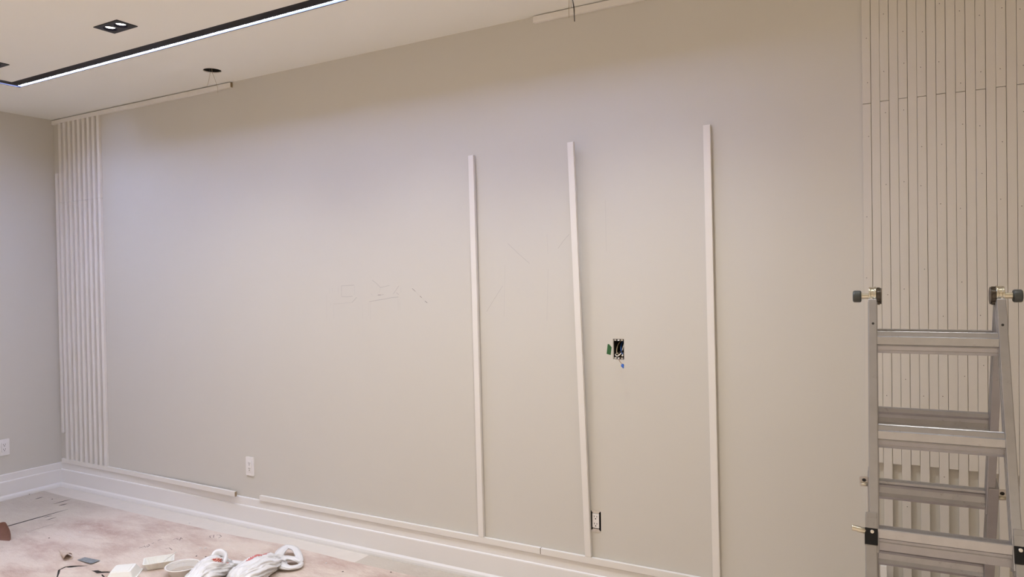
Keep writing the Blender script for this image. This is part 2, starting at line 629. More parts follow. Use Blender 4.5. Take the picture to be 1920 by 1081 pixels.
L_prism('outer_lip', 0.0, LIP, Z0, H + 0.03, 'black_satin')
L_prism('channel_body', LIP + SLOT, LED_W, Z0 + 0.0, H + 0.03, 'black_satin')
L_prism('channel_top', LIP, LIP + SLOT, H + SD + 0.004, H + 0.03, 'black_satin')
M['led'] = mat('led_diffuser', (0.8, 0.85, 1.0), 0.5, emit=LED_COL, estr=LED_STRENGTH)
L_prism('diffuser', LIP + 0.0005, LIP + SLOT - 0.0005, H + SD, H + SD + 0.0038, 'led')


# ------------------------------------------------------------------ downlights
M['lens'] = mat('lit_lens', (1, 1, 1), 0.3, emit=(1.0, 0.92, 0.80), estr=14.0)
dl_plate = plate_mesh('trim_plate', rect(-0.0925, -0.0525, 0.0925, 0.0525),
                      [circle(-0.042, 0, 0.031), circle(0.042, 0, 0.031)], 0.004, Matrix.Translation((0, 0, 0.0)))
bm = bmesh.new()
prev = None
for (rr, zz) in [(0.031, -0.004), (0.029, 0.001), (0.0225, 0.0055)]:
    ring = [bm.verts.new((rr * math.cos(2 * math.pi * k / 28), rr * math.sin(2 * math.pi * k / 28), zz)) for k in range(28)]
    if prev:
        for k in range(28):
            bm.faces.new((prev[k], prev[(k + 1) % 28], ring[(k + 1) % 28], ring[k]))
    prev = ring
dl_ring = to_mesh(bm, 'reflector', True)
bm = bmesh.new()
add_cyl(bm, (0, 0, 0.0065), 0.0225, 0.003, 'Z', 28)
dl_lens = to_mesh(bm, 'lens')
dl_can = None
bm = bmesh.new()
for c, s in (((0, 0, 0.058), (0.16, 0.082, 0.004)), ((-0.079, 0, 0.03), (0.004, 0.082, 0.06)), ((0.079, 0, 0.03), (0.004, 0.082, 0.06)),
             ((0, -0.040, 0.03), (0.16, 0.003, 0.06)), ((0, 0.040, 0.03), (0.16, 0.003, 0.06))):
    add_box(bm, c, s)
dl_can = to_mesh(bm, 'housing')


def downlight(x, y, label, power=SPOT_W, group=None):
    e = empty('twin_downlight', (x, y, H), label=label, cat='downlight', group=group)
    link('trim_plate', dl_plate, 'black', e)
    link('housing', dl_can, 'black', e)
    for sx in (-1, 1):
        link('reflector', dl_ring, 'black_satin', e, (sx * 0.042, 0, 0))
        link('lens', dl_lens, 'lens', e, (sx * 0.042, 0, 0))
        ld = bpy.data.lights.new('downlight_beam', 'SPOT')
        ld.energy = power / 2
        ld.color = WARM
        ld.spot_size = math.radians(122)
        ld.spot_blend = 1.0
        ld.shadow_soft_size = 0.022
        lo = bpy.data.objects.new('downlight_beam', ld)
        COL.objects.link(lo)
        lo.parent = e
        lo.location = (sx * 0.042, 0, -0.012)
    return e


downlight(DL_X[1], DL_Y, 'black twin downlight with two lit lenses in the ceiling above the LED line', SPOT_W * 0.85)
downlight(DL_X[0], DL_Y, 'black twin downlight cut off by the left picture edge', SPOT_W * 0.28)
for x, k in zip(DL_X[2:], (1.0, 1.12, 0.28)):
    downlight(x, DL_Y, 'twin black ceiling downlight out of view along the feature wall', SPOT_W * k, 'downlights out of view')
for x, y in DL_FILL:
    downlight(x, y, 'added twin ceiling downlight behind the camera for ambient fill', SPOT_W * 3.9, 'added fill downlights behind')


# ------------------------------------------------------------------ open holes in the ceiling with wires
def ceiling_hole(c, wires, label):
    e = empty('pendant_wiring', (c[0], c[1], H), label=label, cat='wiring')
    bm = bmesh.new()
    add_cyl(bm, (0, 0, 0.095), 0.0505, 0.006, 'Z', 28)
    r = bmesh.ops.create_cone(bm, cap_ends=False, segments=28, radius1=0.0503, radius2=0.0503, depth=0.092,
                              matrix=Matrix.Translation((0, 0, 0.051)))
    link('hole_shade_liner', to_mesh(bm, 'hole_shade_liner'), 'dark', e)  # near-black sleeve, paints the darkness up inside the open hole
    for (pts, rad, mt) in wires:
        pts = [(p[0] - c[0], p[1] - c[1], p[2] - H) for p in smooth_path(pts)]
        tube('wire', pts, rad, mt, e)
    return e


hx, hy = HOLE1
ceiling_hole(HOLE1, [
    ([(hx - .005, hy - .02, H + .09), (hx - .012, hy - .005, H + .01), (2.035, hy, 2.70), (2.014, hy, 2.655)], 0.0011, 'wire_tan'),
    ([(hx + .01, hy - .01, H + .09), (hx + .002, hy - .004, H), (2.075, hy, 2.705), (2.103, hy, 2.64), (2.105, hy, 2.605)], 0.0010, 'wire_tan'),
    ([(hx + .008, hy - .02, H + .09), (hx + .004, hy - .02, H + .01), (hx + .006, hy - .02, H - .012)], 0.004, 'wire_black')],
    'thin wires dangling from a round black hole in the ceiling')
hx, hy = HOLE2
ceiling_hole(HOLE2, [
    ([(hx, hy, H + .09), (4.347, hy, 2.735), (4.349, hy, 2.69), (4.3475, hy, 2.642), (4.348, hy, 2.615)], 0.0013, 'wire_tan'),
    ([(hx, hy, H + .09), (4.349, hy + .004, 2.73), (4.356, hy + .004, 2.69), (4.357, hy + .004, 2.655)], 0.0010, 'wire_tan'),
    ([(hx, hy, H + .09), (4.361, hy, 2.73), (4.364, hy, 2.70), (4.371, hy, 2.65), (4.3735, hy, 2.594)], 0.0021, 'wire_black'),
    ([(hx, hy, H + .09), (4.363, hy - .004, 2.73), (4.367, hy - .004, 2.69), (4.374, hy - .004, 2.65), (4.3745, hy - .004, 2.622)], 0.0021, 'wire_black')],
    'black and tan wires hanging down from the ceiling at top centre')


# ------------------------------------------------------------------ outlets
def duplex(parent, cx, cz, y, scale=1.0):
    """decora style duplex receptacle, facing -y in local space"""
    bm = bmesh.new()
    add_box(bm, (0, -0.002, 0), (0.033, 0.006, 0.066), 0.0015)
    dev = link('receptacle', to_mesh(bm, 'receptacle'), 'plastic', parent, (cx, y, cz))
    for s in (-1, 1):
        z = s * 0.0165
        bm = bmesh.new()
        add_box(bm, (-0.0062, -0.0052, z + 0.004), (0.0024, 0.001, 0.0078))
        link('slot', to_mesh(bm, 'slot'), 'slot', dev)
        bm = bmesh.new()
        add_box(bm, (0.0062, -0.0052, z + 0.004), (0.0024, 0.001, 0.0064))
        link('slot', to_mesh(bm, 'slot'), 'slot', dev)
        bm = bmesh.new()
        add_cyl(bm, (0, -0.0052, z - 0.0065), 0.0029, 0.001, 'Y', 12)
        link('ground_hole', to_mesh(bm, 'ground_hole'), 'slot', dev)
    return dev


def wall_outlet(loc, rotz, label, gangs=1):
    e = empty('wall_outlet', loc, rotz, label, 'outlet')
    wdt = 0.070 + (gangs - 1) * 0.046
    holes = []
    for g in range(gangs):
        gx = (g - (gangs - 1) / 2) * 0.046
        holes.append(rect(gx - 0.0170, -0.0335, gx + 0.0170, 0.0335))
    me = plate_mesh('cover_plate', rrect(-wdt / 2, -0.0565, wdt / 2, 0.0565, 0.004), holes, 0.006, Matrix(((1, 0, 0, 0), (0, 0, -1, -0.006), (0, 1, 0, 0), (0, 0, 0, 1))))
    link('cover_plate', me, 'plastic', e)
    for g in range(gangs):
        gx = (g - (gangs - 1) / 2) * 0.046
        duplex(e, gx, 0, -0.005)
        for s in (-1, 1):
            bm = bmesh.new()
            add_cyl(bm, (gx, -0.0063, s * 0.0475), 0.0028, 0.0012, 'Y', 10)
            link('screw', to_mesh(bm, 'screw'), 'plastic', e)
    return e


wall_outlet((2.051, 0, 0.376), 0, 'white wall outlet with cover plate above the gap between battens')
wall_outlet((0, -0.418, 0.372), math.pi / 2, 'white two-gang outlet plate low on left wall at picture edge', 2)

# uncovered outlet (no plate) in its black box
e = empty('uncovered_outlet', (4.341, 0, 0.379), label='bare white outlet without cover plate in black wall opening', cat='outlet')


def gang_box(e, w, h, d, material):
    bm = bmesh.new()
    t = 0.0015
    add_box(bm, (0, d, 0), (w, t, h))
    for s in (-1, 1):
        add_box(bm, (s * (w / 2 - t / 2), d / 2 + 0.001, 0), (t, d - 0.002, h))
        add_box(bm, (0, d / 2 + 0.001, s * (h / 2 - t / 2)), (w, d - 0.002, t))
    return link('back_box', to_mesh(bm, 'back_box'), material, e)


gang_box(e, 0.0495, 0.0895, 0.06, 'dark')
duplex(e, 0, 0.001, 0.001)
for s in (-1, 1):
    bm = bmesh.new()
    add_box(bm, (0, -0.0015, s * 0.0425), (0.032, 0.0015, 0.014), 0.0005)
    add_cyl(bm, (0, -0.003, s * 0.0445), 0.0035, 0.002, 'Y', 12)
    for q in (-1, 1):
        add_cyl(bm, (q * 0.0145, -0.0015, s * 0.0455), 0.006, 0.0013, 'Y', 12)
    link('mounting_ear', to_mesh(bm, 'mounting_ear'), 'steel', e)

# open wiring box with loose wires
e = empty('open_wiring_box', (4.4635, 0, 1.174), label='open metal wiring box with loose wires and blue wire nut', cat='electrical box')
gang_box(e, 0.0525, 0.0915, 0.062, 'dark')
for s in (-1, 1):
    for q in (-1, 0, 1):
        bm = bmesh.new()
        add_box(bm, (q * 0.0155, 0.003, s * 0.0410), (0.0105, 0.002, 0.0075), 0.0008)
        add_cyl(bm, (q * 0.0155, 0.0015, s * 0.0395), 0.0022, 0.0015, 'Y', 10)
        link('screw_tab', to_mesh(bm, 'screw_tab'), 'steel' if q else 'plastic', e)
bm = bmesh.new()
add_box(bm, (-0.0245, 0.004, 0.0), (0.0022, 0.006, 0.088))
link('side_rail', to_mesh(bm, 'side_rail'), 'steel', e)
for pts, rad, mt in [
    ([(-.004, .055, .035), (-.012, .03, .02), (-.014, .014, -.008), (-.008, .01, -.022), (.006, .012, -.025)], .0019, 'wire_tan'),
    ([(.004, .055, .035), (.012, .03, .012), (.016, .018, -.01), (.006, .012, -.012), (-.010, .014, -.020)], .0019, 'wire_black'),
    ([(.000, .055, .030), (.002, .028, .01), (.006, .02, -.012), (.014, .016, -.024)], .0026, 'blue'),
    ([(.012, .05, .030), (.018, .02, .018), (.017, .012, .004), (.013, .015, -.006)], .0020, 'wire_white'),
    ([(-.016, .03, -.02), (-.018, .008, -.026), (-.010, .004, -.031), (.000, .006, -.028), (.009, .010, -.018)], .0022, 'wire_white'),
    ([(.012, .03, -.02), (.015, .006, -.030), (.020, .005, -.027)], .0032, 'wire_white'),
]:
    tube('wire', smooth_path(pts), rad, mt, e)
# wire that reaches out of the box, with the blue wire nut on it
tube('wire', smooth_path([(.004, .02, -.030), (.010, -.02, -.045), (.030, -.055, -.052), (.0440, -.072, -.0580)]), .0011, 'copper', e)
nut = Vector((.0440, -.072, -.0580))
nd = Vector((.010, -.010, -.017)).normalized()
bm = bmesh.new()
add_tube(bm, [nut, nut + nd * .003, nut + nd * .010, nut + nd * .0185, nut + nd * .021], [.0040, .0056, .0054, .0030, .0018], 10)
link('wire_nut', to_mesh(bm, 'wire_nut'), 'blue', e)
bm = bmesh.new()
for s in (-1, 1):
    sd = nd.cross(Vector((0, -1, 0))).normalized()
    add_tube(bm, [nut + nd * .002 + sd * s * .0048, nut + nd * .007 + sd * s * .0072, nut + nd * .012 + sd * s * .0046], [.001, .0014, .001], 6)
link('wing', to_mesh(bm, 'wing'), 'blue', e)
tube('wire', smooth_path([(-.008, .02, -.034), (-.004, -.03, -.0335), (.010, -.075, -.036), (.0215, -.094, -.041)]), .0008, 'wire_white', e)

bm = bmesh.new()
pts = [(4.4125, 1.196), (4.4190, 1.195), (4.4315, 1.1815), (4.4255, 1.1465), (4.4060, 1.1510)]
f = [bm.verts.new((a, -0.0007, b)) for a, b in pts]
g = [bm.verts.new((a, 0.0, b)) for a, b in pts]
bm.faces.new(f)
for k in range(5):
    bm.faces.new((f[k], f[(k + 1) % 5], g[(k + 1) % 5], g[k]))
tag(link('green_tape', to_mesh(bm, 'green_tape'), 'green'), 'torn piece of green painter tape left of the wiring box', 'tape')


# ------------------------------------------------------------------ pencil marks on the wall
def stroke(pts, wd, material, parent, name='pencil_line', plane='wall'):
    bm = bmesh.new()
    pts = [Vector((a, 0, b)) if plane == 'wall' else Vector((a, b, 0)) for a, b in pts]
    nv = Vector((0, -1, 0)) if plane == 'wall' else Vector((0, 0, 1))
    top, bot = [], []
    for i, p in enumerate(pts):
        t = (pts[min(i + 1, len(pts) - 1)] - pts[max(i - 1, 0)]).normalized()
        s = t.cross(nv) * wd / 2
        top.append(bm.verts.new(p + s + nv * 0.0003))
        bot.append(bm.verts.new(p - s + nv * 0.0003))
    for i in range(len(pts) - 1):
        bm.faces.new((top[i], top[i + 1], bot[i + 1], bot[i]))
    z = 0.0018 if plane != 'wall' else 0
    return link(name, to_mesh(bm, name), material, parent, (0, 0, z))


PENCIL = [
    ('pencil', 0.0022, [(2.82, 1.476), (2.865, 1.477), (2.912, 1.479)]),
    ('pencil', 0.0022, [(2.82, 1.476), (2.818, 1.419)]),
    ('pencil_faint', 0.002, [(2.915, 1.479), (2.915, 1.425)]),
    ('pencil', 0.0022, [(2.818, 1.415), (2.858, 1.414), (2.9, 1.417)]),
    ('pencil_faint', 0.0026, [(2.755, 1.374), (2.83, 1.378), (2.894, 1.383)]),
    ('pencil', 0.0026, [(2.895, 1.382), (2.929, 1.411)]),
    ('pencil', 0.0022, [(3.042, 1.505), (3.072, 1.486), (3.099, 1.464)]),
    ('pencil', 0.0022, [(3.099, 1.464), (3.132, 1.469), (3.161, 1.475)]),
    ('pencil_faint', 0.002, [(3.099, 1.464), (3.091, 1.436)]),
    ('pencil', 0.0028, [(3.019, 1.387), (3.075, 1.395), (3.13, 1.402), (3.175, 1.409), (3.221, 1.412)]),
    ('pencil', 0.0024, [(3.225, 1.472), (3.187, 1.429)]),
    ('pencil_dark', 0.003, [(3.08, 1.423), (3.1, 1.424)]),
    ('pencil', 0.0022, [(3.1, 1.424), (3.121, 1.426)]),
    ('pencil', 0.0022, [(3.207, 1.435), (3.224, 1.425)]),
    ('pencil_faint', 0.0018, [(3.239, 1.464), (3.238, 1.437)]),
    ('pencil_faint', 0.0018, [(2.706, 1.399), (2.704, 1.292)]),
    ('pencil_faint', 0.0018, [(2.757, 1.366), (2.756, 1.292)]),
    ('pencil_faint', 0.0018, [(2.969, 1.367), (2.969, 1.295)]),
    ('pencil_faint', 0.0018, [(3.026, 1.383), (3.025, 1.288)]),
    ('pencil_faint', 0.0018, [(3.013, 1.383), (3.012, 1.311)]),
    ('pencil_faint', 0.0018, [(3.218, 1.402), (3.218, 1.337)]),
    ('pencil_faint', 0.0018, [(3.23, 1.383), (3.23, 1.337)]),
    ('pencil_faint', 0.0018, [(2.733, 1.382), (2.734, 1.358)]),
    ('pencil_faint', 0.0018, [(2.704, 1.423), (2.705, 1.403)]),
    ('pencil_faint', 0.0018, [(2.73, 1.464), (2.73, 1.431)]),
    ('pencil_faint', 0.0018, [(2.752, 1.464), (2.752, 1.44)]),
    ('pencil_faint', 0.0018, [(2.795, 1.472), (2.795, 1.431)]),
    ('pencil_dark', 0.0026, [(3.313, 1.457), (3.334, 1.441)]),
    ('pencil_faint', 0.0018, [(3.334, 1.441), (3.362, 1.417)]),
    ('pencil_dark', 0.0034, [(3.363, 1.417), (3.374, 1.408)]),
    ('pencil_faint', 0.0018, [(3.376, 1.407), (3.394, 1.393)]),
    ('pencil_dark', 0.0034, [(3.394, 1.391), (3.409, 1.381)]),
    ('pencil_faint', 0.0026, [(3.03, 1.432), (3.043, 1.422)]),
    ('pencil_faint', 0.0024, [(2.87, 1.353), (2.873, 1.352)]),
    ('pencil', 0.0016, [(3.899, 1.671), (3.958, 1.619), (4.017, 1.571)]),
    ('pencil_faint', 0.0018, [(4.113, 1.706), (4.116, 1.614)]),
    ('pencil_faint', 0.0018, [(4.116, 1.542), (4.105, 1.298)]),
    ('pencil', 0.0018, [(4.23, 1.703), (4.199, 1.673), (4.169, 1.637)]),
    ('pencil_faint', 0.0018, [(3.881, 1.568), (3.87, 1.317)]),
    ('pencil', 0.0016, [(3.866, 1.465), (3.817, 1.402), (3.771, 1.338)]),
    ('pencil_faint', 0.0018, [(4.411, 1.849), (4.412, 1.617)]),
]
for mt, wd, pts in PENCIL:
    stroke(pts, wd, mt, wall_back)

# ------------------------------------------------------------------ floor paper
slits = []


def slit(a, b, wd, jag=0.0):
    a, b = Vector(a), Vector(b)
    d = (b - a)
    n = Vector((-d.y, d.x)).normalized()
    k = 8
    L, R = [], []
    for i in range(k + 1):
        t = i / k
        ww = wd * (math.sin(math.pi * min(max(t, 0.04), 0.96))) ** 0.6
        j = random.uniform(-jag, jag)
        L.append(tuple(a + d * t + n * (ww / 2 + j)))
        R.append(tuple(a + d * t - n * (ww / 2 - j)))
    slits.append(L + R[::-1])


for a, b, wd in (((0.65, -0.978), (0.639, -0.315), 0.014), ((0.427, -0.296), (0.424, -0.179), 0.010), ((0.503, -0.303), (0.506, -0.246), 0.012),
                 ((0.672, -0.493), (0.679, -0.442), 0.010), ((0.747, -0.515), (0.742, -0.449), 0.008), ((0.878, -0.728), (0.864, -0.502), 0.004),
                 ((0.188, -0.289), (0.179, -0.237), 0.010)):
    slit(a, b, wd * 1.5, 0.0008)


def tear(pts, wds):
    L, R = [], []
    for i, q in enumerate(pts):
        a, b = Vector(pts[max(i - 1, 0)]), Vector(pts[min(i + 1, len(pts) - 1)])
        n = Vector((-(b - a).y, (b - a).x)).normalized()
        L.append(tuple(Vector(q) + n * wds[i] * 0.8))
        R.append(tuple(Vector(q) - n * wds[i] * 0.8))
    slits.append(L + R[::-1])


tear([(1.786, -1.018), (1.72, -0.972), (1.671, -0.941), (1.659, -0.902), (1.676, -0.889), (1.69, -0.880), (1.71, -0.862), (1.751, -0.837)],
     [0.002, 0.006, 0.007, 0.009, 0.017, 0.016, 0.010, 0.002])
tear([(1.84, -0.867), (1.863, -0.858), (1.897, -0.862), (1.929, -0.841), (1.96, -0.83)], [0.002, 0.014, 0.018, 0.012, 0.003])
tear([(1.933, -0.87), (1.96, -0.88), (1.983, -0.886)], [0.002, 0.007, 0.002])

outer = [(0.027, -0.027 - 0.12), (0.03, RY), (RX, RY), (RX, -0.15), (3.1, -0.145), (2.99, -0.147), (2.7, -0.136), (2.45, -0.128), (2.09, -0.155),
         (1.75, -0.160), (1.40, -0.166), (0.75, -0.157), (0.40, -0.160), (0.20, -0.155)]
me = plate_mesh('floor_paper', outer, slits, 0.0011, Matrix.Translation((0, 0, 0.0016)))
paper = tag(link('floor_paper', me, 'paper'), 'wrinkled pinkish protective paper laid over the whole floor', 'floor paper')
tag(box('floor_tape', (0.026, -0.175, 0.0), (3.005, -0.026, 0.0004), 'strip'), 'pale smooth strip on floor along the feature wall baseboard', 'floor tape')
tag(box('floor_tape', (3.005, -0.175, 0.0), (RX - 0.02, -0.026, 0.0003), 'paper'), 'pinkish strip on floor along the baseboard right of the pale strip', 'floor tape')

for pts in [[(1.758, -0.549), (1.763, -0.521)], [(1.752, -0.512), (1.786, -0.524), (1.763, -0.5)], [(1.79, -0.518), (1.767, -0.487), (1.751, -0.488)], [(1.762, -0.472), (1.756, -0.453)], [(1.748, -0.424), (1.74, -0.405), (1.748, -0.397)], [(1.811, -0.37), (1.814, -0.348), (1.837, -0.354)], [(1.856, -0.358), (1.823, -0.325), (1.852, -0.338)], [(1.985, -0.248), (1.955, -0.229), (1.962, -0.205), (1.999, -0.237)], [(1.979, -0.201), (1.993, -0.189), (2.024, -0.201), (2.033, -0.231)], [(1.907, -0.484), (1.91, -0.464), (1.957, -0.48)]]:
    stroke(pts, 0.004, 'ink', paper, 'pen_mark', 'floor')


# curled paper flap at the left edge, torn cone-shaped curl
def curl(name, base_a, base_b, depth_dir, length, ang, label, tip=0.25):
    a, b = Vector(base_a), Vector(base_b)
    dd = Vector(depth_dir).normalized()
    bm = bmesh.new()
    n, mseg = 14, 12
    grid = []
    for i in range(n + 1):
        t = i / n
        p = a.lerp(b, t)
        ln = length * (1 - (1 - tip) * abs(2 * t - 1) ** 1.5) * (1 + 0.1 * math.sin(7 * t))
        row = []
        R = ln / ang
        for j in range(mseg + 1):
            th = ang * j / mseg
            q = p + dd * (R * math.sin(th)) + Vector((0, 0, 0.002 + R * (1 - math.cos(th))))
            row.append(bm.verts.new(q))
        grid.append(row)
    for i in range(n):
        for j in range(mseg):
            bm.faces.new((grid[i][j], grid[i + 1][j], grid[i + 1][j + 1], grid[i][j + 1]))
    o = link(name, to_mesh(bm, name, True), 'paper_brown', paper)
    sol = o.modifiers.new('solid', 'SOLIDIFY')
    sol.thickness = 0.0009
    if label:
        o['label'] = label
    return o


curl('paper_flap', (0.72, -0.90, 0), (0.945, -0.830, 0), (-0.25, 0.97, 0), 0.13, 1.5, 'brown curled-up flap of torn paper', 0.12)
# cone-shaped curl of torn paper
bm = bmesh.new()
apex = Vector((1.375, -0.780, 0.003))
end = Vector((1.575, -0.838, 0.020))
ax = (end - apex).normalized()
s1 = ax.cross(Vector((0, 0, 1))).normalized()
s2 = s1.cross(ax)
prev = None
for i in range(9):
    t = i / 8
    c = apex.lerp(end, t)
    rr = 0.002 + 0.019 * t
    ring = []
    for k in range(15):
        a = math.radians(-160 + 330 * k / 14)
        q = c + s1 * math.cos(a) * rr * (1.15 if k < 7 else 1.0) + s2 * math.sin(a) * rr + ax * (0.012 * math.sin(a * 1.5) * t)
        q.z = max(q.z, 0.0025)
        ring.append(bm.verts.new(q))
    if prev:
        for k in range(14):
            bm.faces.new((prev[k], prev[k + 1], ring[k + 1], ring[k]))
    prev = ring
o = link('paper_curl', to_mesh(bm, 'paper_curl', True), 'paper', paper)
sm = o.modifiers.new('solid', 'SOLIDIFY')
sm.thickness = 0.0008
o['label'] = 'torn paper rolled into a small cone'

# printed grey card
bm = bmesh.new()
q = [(1.619, -0.817), (1.622, -0.777), (1.750, -0.768), (1.757, -0.822), (1.735, -0.824)]
a = [bm.verts.new((x, y, 0.0030 + 0.002 * i)) for i, (x, y) in enumerate(q)]
b = [bm.verts.new((x, y, 0.0020 + 0.002 * i)) for i, (x, y) in enumerate(q)]
bm.faces.new(a)
bm.faces.new(b[::-1])
for k in range(5):
    bm.faces.new((a[k], a[(k + 1) % 5], b[(k + 1) % 5], b[k]))
tag(link('printed_card', to_mesh(bm, 'printed_card'), 'greycard'), 'small grey printed card lying on the paper by the tear', 'card')


def crumb(x, y, s, material, label, cat, group, z=0.0017):
    bm = bmesh.new()
    bmesh.ops.create_icosphere(bm, subdivisions=1, radius=s)
    for v in bm.verts:
        v.co = Vector((v.co.x * random.uniform(0.8, 1.9), v.co.y * random.uniform(0.6, 1.2), v.co.z * 0.5 + s * 0.48))
    o = link('floor_crumb', to_mesh(bm, 'floor_crumb'), material, None, (x, y, z), (0, 0, random.uniform(0, 3)))
    tag(o, label, cat, group)


for (x, y) in [(1.898, 0.015), (3.206, -0.002), (3.223, 0.023), (2.081, -0.389), (2.106, -0.376), (2.881, -0.225), (1.643, -0.134), (1.181, -0.549)]:
    crumb(x, y, 0.005, 'chip', 'tiny white paint chip on the floor', 'debris', 'white chips on the floor', 0.0006 if y > -0.12 else 0.0017)
for (x, y) in [(0.89, -0.019), (2.025, -0.019), (0.437, 0.01), (0.011, -0.301), (0.029, -0.249), (0.306, -0.24), (2.458, -0.018), (2.165, -0.48), (2.219, -0.461), (3.267, -0.163), (3.04, -0.271), (1.116, -0.695), (2.471, -0.002)]:
    crumb(x, y, 0.0042, 'grit', 'tiny dark crumb of dirt on the floor', 'debris', 'dark crumbs on the floor', 0.0006 if y > -0.12 else 0.0017)


# ------------------------------------------------------------------ takeaway litter
# open clamshell: ribbed tray + domed lid
clam = empty('takeaway_clamshell', (2.06, -0.73, 0.0017), label='open white takeaway clamshell with ribbed tray and lid', cat='food box')


def frustum_tray(cx, cy, ang, lx, ly, h, inset, lip, ribs, parent, name):
    """open tray with ribbed sloping walls, thin lip"""
    bm = bmesh.new()

    def ring(sx, sy, z, amp):
        out = []
        n = 18
        corners = [(-sx, -sy), (sx, -sy), (sx, sy), (-sx, sy)]
        for i in range(4):
            a, b = Vector(corners[i]), Vector(corners[(i + 1) % 4])
            nn = Vector(((b - a).y, -(b - a).x)).normalized()
            for k in range(n):
                t = 0.06 + 0.88 * k / (n - 1)
                q = a.lerp(b, t) + nn * (amp if k % 2 else 0)
                out.append(bm.verts.new((q.x, q.y, z)))
        return out

    sx, sy = lx / 2, ly / 2
    rings = [ring(sx, sy, h, 0), ring(sx - lip, sy - lip, h + 0.001, 0), ring(sx - lip - 0.003, sy - lip - 0.003, h - 0.004, ribs),
             ring(sx - lip - inset, sy - lip - inset, 0.002, ribs)]
    for a, b in zip(rings, rings[1:]):
        k = len(a)
        for i in range(k):
            bm.faces.new((a[i], a[(i + 1) % k], b[(i + 1) % k], b[i]))
    bm.faces.new(rings[-1])
    me = to_mesh(bm, name)
    o = link(name, me, 'foam', parent, (cx - 2.06, cy + 0.73, 0), (0, 0, ang))
    so = o.modifiers.new('solid', 'SOLIDIFY')
    so.thickness = 0.0018
    so.offset = 1
    return o


frustum_tray(2.112, -0.668, math.radians(53), 0.150, 0.112, 0.038, 0.016, 0.006, 0.0016, clam, 'tray')


def dome_lid(cx, cy, ang, lx, ly, h, parent):
    bm = bmesh.new()

    def ring(sx, sy, z, r):
        return [bm.verts.new((x, y, z)) for x, y in rrect(-sx, -sy, sx, sy, r, 5)]

    sx, sy = lx / 2, ly / 2
    rs = [ring(sx, sy, 0.012, 0.014), ring(sx, sy, 0.016, 0.014), ring(sx - 0.006, sy - 0.006, 0.0165, 0.012), ring(sx - 0.010, sy - 0.010, 0.022, 0.012),
          ring(sx - 0.026, sy - 0.026, 0.012 + h, 0.012), ring(sx - 0.036, sy - 0.036, 0.0125 + h, 0.010), ring(sx - 0.0385, sy - 0.0385, 0.0155 + h, 0.009)]
    for a, b in zip(rs, rs[1:]):
        for i in range(len(a)):
            k = (i + 1) % len(a)
            bm.faces.new((a[i], a[k], b[k], b[i]))
    bm.faces.new(rs[-1])
    o = link('lid', to_mesh(bm, 'lid'), 'foam', parent, (cx - 2.06, cy + 0.73, -0.012), (math.radians(0), 0, ang))
    so = o.modifiers.new('solid', 'SOLIDIFY')
    so.thickness = 0.0018
    so.offset = -1
    # stacked lip layers under the lid edge
    for i in range(2):
        me = plate_mesh('lid_lip', rrect(-sx + 0.001, -sy + 0.001, sx - 0.001, sy - 0.001, 0.014), [rrect(-sx + 0.012, -sy + 0.012, sx - 0.012, sy - 0.012, 0.010)], 0.0015, Matrix.Translation((0, 0, 0.0115 - 0.0035 * i + 0.002)))
        link('lid_lip', me, 'foam', o)
    return o


dome_lid(2.062, -0.835, math.radians(41), 0.150, 0.165, 0.042, clam)

fork = empty('plastic_fork', (2.1456, -0.6774, 0.03), label='white plastic fork sticking out of the clamshell tray', cat='fork')
bm = bmesh.new()
add_tube(bm, smooth_path([(-0.036, -0.012, -0.018), (-0.024, 0.012, -0.008), (-0.006, 0.040, 0.012), (0.011, 0.079, 0.034)]), (0.0046, 0.0026), 10)
link('handle', to_mesh(bm, 'handle', True), 'fork', fork)
bm = bmesh.new()
add_box(bm, (-0.040, -0.020, -0.0195), (0.016, 0.018, 0.002), 0.0008)
for k in range(4):
    add_box(bm, (-0.0465 + k * 0.0043, -0.036, -0.0200), (0.0022, 0.020, 0.0016), 0.0004)
link('tines', to_mesh(bm, 'tines'), 'fork', fork)

# bowl with clear lid
bowl = empty('takeaway_bowl', (2.318, -0.676, 0.0017), label='round white takeaway bowl with clear lid beside the clamshell', cat='bowl')


def lathe(profile, seg=40, close=False):
    bm = bmesh.new()
    prev = None
    for (r, z) in profile:
        ring = [bm.verts.new((r * math.cos(2 * math.pi * k / seg), r * math.sin(2 * math.pi * k / seg), z)) for k in range(seg)]
        if prev:
            for k in range(seg):
                bm.faces.new((prev[k], prev[(k + 1) % seg], ring[(k + 1) % seg], ring[k]))
        prev = ring
    if close:
        bm.faces.new(prev)
    return bm


bm = lathe([(0.0, 0.002), (0.054, 0.002), (0.056, 0.0), (0.058, 0.002), (0.079, 0.043), (0.0855, 0.0445), (0.0868, 0.047), (0.0855, 0.0492), (0.080, 0.0485), (0.077, 0.044), (0.055, 0.005), (0.0, 0.0045)])
bmesh.ops.remove_doubles(bm, verts=bm.verts, dist=1e-5)
link('bowl_body', to_mesh(bm, 'bowl_body', True), 'bowl', bowl)
bm = lathe([(0.0, 0.020), (0.030, 0.021), (0.0655, 0.0195)])
bmesh.ops.remove_doubles(bm, verts=bm.verts, dist=1e-5)
link('leftover_food', to_mesh(bm, 'leftover_food', True), 'sauce', bowl)
bm = lathe([(0.0785, 0.0490), (0.0760, 0.0500), (0.0740, 0.0470), (0.0720, 0.0455), (0.045, 0.0462), (0.043, 0.0475), (0.0, 0.0478)])
bmesh.ops.remove_doubles(bm, verts=bm.verts, dist=1e-5)
o = link('clear_lid', to_mesh(bm, 'clear_lid', True), 'clear', bowl)
so = o.modifiers.new('solid', 'SOLIDIFY')
so.thickness = 0.0006


